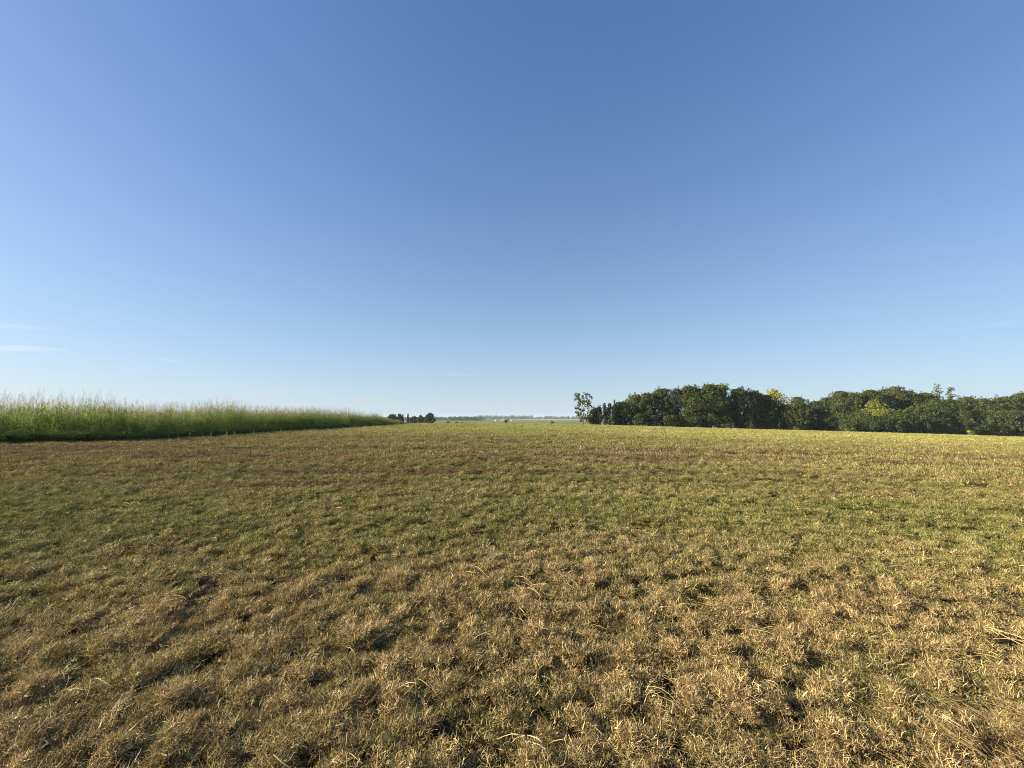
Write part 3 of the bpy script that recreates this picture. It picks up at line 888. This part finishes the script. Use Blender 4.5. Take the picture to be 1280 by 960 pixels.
def shed(px, y, w, d, hw, hr, wall, roof, label, cat, name):
    x = pix(px, y); z = float(height(x, y, False))
    o = empty(name, (x, y, z)); tag(o, label, cat, 'farm buildings far off on the plain')
    V = [(-w / 2, -d / 2, -.3), (w / 2, -d / 2, -.3), (w / 2, d / 2, -.3), (-w / 2, d / 2, -.3),
         (-w / 2, -d / 2, hw), (w / 2, -d / 2, hw), (w / 2, d / 2, hw), (-w / 2, d / 2, hw), (-w / 2, 0, hr - .1), (w / 2, 0, hr - .1)]
    F = [0, 1, 5, 4, 2, 3, 7, 6, 1, 2, 6, 9, 5, 3, 0, 4, 8, 7]; C = [4, 4, 5, 5]
    link('wall', mesh_np('wall', np.array(V, float), F, C), wall, o)
    e = .35
    V = []
    for s in (-1, 1):
        V += [(-w / 2 - e, s * (d / 2 + e), hw - .15), (w / 2 + e, s * (d / 2 + e), hw - .15), (w / 2 + e, 0, hr), (-w / 2 - e, 0, hr)]
        V += [(-w / 2 - e, s * (d / 2 + e), hw), (w / 2 + e, s * (d / 2 + e), hw), (w / 2 + e, 0, hr + .15), (-w / 2 - e, 0, hr + .15)]
    F = []; 
    for b in (0, 8):
        F += [b, b + 1, b + 2, b + 3, b + 4, b + 5, b + 6, b + 7, b, b + 1, b + 5, b + 4, b + 1, b + 2, b + 6, b + 5, b + 3, b, b + 4, b + 7]
    link('roof', mesh_np('roof', np.array(V, float), F, [4] * 10), roof, o)
    link('door', box_mesh('door', -w * .12, w * .12, -d / 2 - .06, -d / 2 - .01, -.2, hw * .72), M_DOOR, o)
    return o
shed(620.3, 950, 5.0, 5, 1.7, 2.7, M_WHITE, M_WHITE, 'small white farm shed left of the grey-roofed house', 'shed', 'farm_shed')
shed(627.0, 930, 2.6, 3.5, 1.5, 2.2, M_WHITE, M_WHITE, 'smallest white shed directly beside the grey-roofed house', 'shed', 'farm_shed')
shed(632.5, 870, 12, 9, 2.2, 4.4, M_GREY, M_GREY, 'low farm house with a grey roof behind the round bush', 'house', 'farm_house')
shed(639.8, 950, 5.5, 5, 1.6, 2.6, M_WHITE, M_WHITE, 'white farm shed right of the grey-roofed house', 'shed', 'farm_shed')

# ------------------------------------------------------------------ woods on the horizon
def far_woods(name, spans, leaf, label, seed):
    r = np.random.default_rng(seed); lobes = []
    for (p0, p1, y, hmin, hmax, dens) in spans:
        n = int((p1 - p0) * dens)
        for px in np.linspace(p0, p1, n):
            px = px + r.normal(0, 0.6); yy = y * r.uniform(0.94, 1.08); x = pix(px, yy); z = float(height(x, yy, False))
            h = r.uniform(hmin, hmax) * (0.7 + 0.6 * float(fbm(px / 14.0, y / 100.0, 141, 2))); w = h * r.uniform(0.45, 0.7)
            for k in range(3):
                f = (k + .4) / 3
                lobes.append(((x + r.normal(0, w * .22), yy + r.normal(0, w * .2), z + h * (0.12 + 0.62 * f)), (w * (.8 - .25 * f), w * (.8 - .25 * f), h * .28), r.normal(0, .1)))
    me = leaves_mesh(name, lobes, 0.11, 1.5, r)
    o = link(name, me, M_LEAF[leaf]); tag(o, label, 'woods', kind='stuff')
far_woods('distant_woods', [(300, 606, 1250, 9, 13, 0.75), (560, 600, 1150, 11, 14, 0.7)], 'dark', 'dark line of distant woods beyond the green plain', 5)
far_woods('hazy_woods', [(595, 800, 2300, 15, 24, 0.8), (655, 664, 2150, 26, 30, 0.4), (800, 1000, 2400, 16, 24, 0.5), (150, 595, 2700, 14, 20, 0.5)], 'dark', 'hazy blue line of woods on the horizon', 6)

# ------------------------------------------------------------------ single weeds that stand above the stubble
def weed(px, base, top, label, seed, group, name='tall_weed', heads=1):
    y = EYE * FOCAL / (base - HORIZON); x = pix(px, y)
    for _ in range(6):
        y = (EYE - float(height(x, y))) * FOCAL / (base - HORIZON); x = pix(px, y)
    z = float(height(x, y)); H = (base - top) / FOCAL * y
    r = random.Random(seed); root = empty(name, (x, y, z)); tag(root, label, 'weed', group)
    B = Blades(); t = r.gauss(0, .05); az = r.uniform(0, 6.28); pts = [np.array([0, 0, -.03])]
    for s in range(5):
        pts.append(pts[-1] + H * .82 / 5 * np.array([math.sin(t) * math.cos(az), math.sin(t) * math.sin(az), math.cos(t)])); t += .02
    w = 0.016 + 0.006 * H
    for sd in ((1, 0, 0), (0, 1, 0)): B.ribbon(pts, [w, w, w * .9, w * .8, w * .7, w * .5], sd, .9, 1.0)
    link('stem', B.build('stem'), M_TALL, root)
    B = Blades()
    for k in range(5):
        i = r.randint(0, 2); b = pts[i] + (pts[i + 1] - pts[i]) * r.random(); la = r.uniform(0, 6.28); ln = H * r.uniform(.2, .34); t2 = r.uniform(.25, .7); lp = [b]
        for s in range(3):
            lp.append(lp[-1] + ln / 3 * np.array([math.sin(t2) * math.cos(la), math.sin(t2) * math.sin(la), math.cos(t2)])); t2 += .4
        B.ribbon(lp, [.022, .042, .030, .003], (-math.sin(la), math.cos(la), 0), r.uniform(.5, 1))
    link('leaves', B.build('leaves'), M_TALL, root)
    B = Blades(); panicle(B, r, pts[-1], pts[-1] - pts[-2], max(.2, H * .18 / .5))
    link('seed_head', B.build('seed_head'), M_TALL, root)
weed(828.5, 545, 519, 'tall thin pale weed stem standing alone in the field before the tree belt', 1, 'single weeds in the mown field')
weed(786.5, 541, 532, 'short weed stem left of the tall thin one', 2, 'single weeds in the mown field')
for k, (px, base, top) in enumerate(((188, 550, 537), (214, 549.5, 538), (226, 549, 537), (240, 548.5, 536), (256, 548, 538), (266, 547.5, 537), (286, 546.5, 534), (295, 546, 535),
                                     (320, 545, 535), (337, 544, 537), (353, 543, 533), (366, 542.5, 535), (382, 541, 534), (394, 540, 532), (403, 539.5, 532), (410, 539, 533), (440, 537, 531), (453, 536, 530))):
    weed(px, base, top, 'pale sunlit grass stalk standing loose before the shaded foot of the tall grass', 50 + k, 'loose stalks before the tall grass', name='grass_stalk')

# ------------------------------------------------------------------ faint clouds and the haze
def cloud(px, py, wpx, hpx, dens, label):
    y = 16000.0; s = y / FOCAL
    n, mseg = 24, 12; V, F, C = [], [], []
    r = random.Random(px)
    for i in range(mseg + 1):
        ph = math.pi * i / mseg
        for k in range(n):
            t = 2 * math.pi * k / n
            q = 1 + .25 * math.sin(3 * t + px) * math.sin(ph) ** 2
            V.append((wpx * s / 2 * math.sin(ph) * math.cos(t) * q, 500 * math.sin(ph) * math.sin(t) * q, hpx * s / 2 * math.cos(ph)))
    for i in range(mseg):
        for k in range(n):
            k2 = (k + 1) % n
            F += [i * n + k, (i + 1) * n + k, (i + 1) * n + k2, i * n + k2]; C.append(4)
    me = mesh_np('cirrus_cloud', np.array(V), F, C)
    m, N, L = new_mat('cloud_vapour')
    pv = N.new('ShaderNodeVolumePrincipled'); pv.inputs['Color'].default_value = (.97, .97, .97, 1)
    pv.inputs['Density'].default_value = dens * 0.16; pv.inputs['Anisotropy'].default_value = 0.2
    out = N.new('ShaderNodeOutputMaterial'); L.new(pv.outputs[0], out.inputs['Volume'])
    o = link('cirrus_cloud', me, m)
    o.location = (pix(px, y), y, pixz(py, y)); o.rotation_euler = (0, math.radians(random.Random(px).uniform(-1, 2.5)), 0)
    tag(o, label, 'cloud', kind='stuff')
cloud(25, 435, 90, 7, 0.00030, 'faint long white streak of cloud low over the tall grass')
cloud(12, 407, 60, 5, 0.00022, 'faint short cloud streak above the longer one at the left edge')
cloud(207, 450, 14, 5, 0.00035, 'tiny white puff of cloud above the tall grass')
cloud(572, 468, 50, 4, 0.00018, 'thin pale wisp of cloud over the middle of the horizon')
cloud(1264, 403, 40, 4, 0.00018, 'thin pale wisp of cloud high over the right-hand trees')

def haze(density):
    me = box_mesh('haze', -14500, 14500, -14500, 14500, PLAIN - 1.2, 16.5)
    m, N, L = new_mat('haze_air')
    pv = N.new('ShaderNodeVolumePrincipled'); pv.inputs['Color'].default_value = (.80, .90, 1.0, 1)
    pv.inputs['Density'].default_value = density; pv.inputs['Anisotropy'].default_value = 0.0
    out = N.new('ShaderNodeOutputMaterial'); L.new(pv.outputs[0], out.inputs['Volume'])
    o = link('haze', me, m); tag(o, 'thin morning haze over the plain', 'haze', kind='stuff')
haze(0.00010)
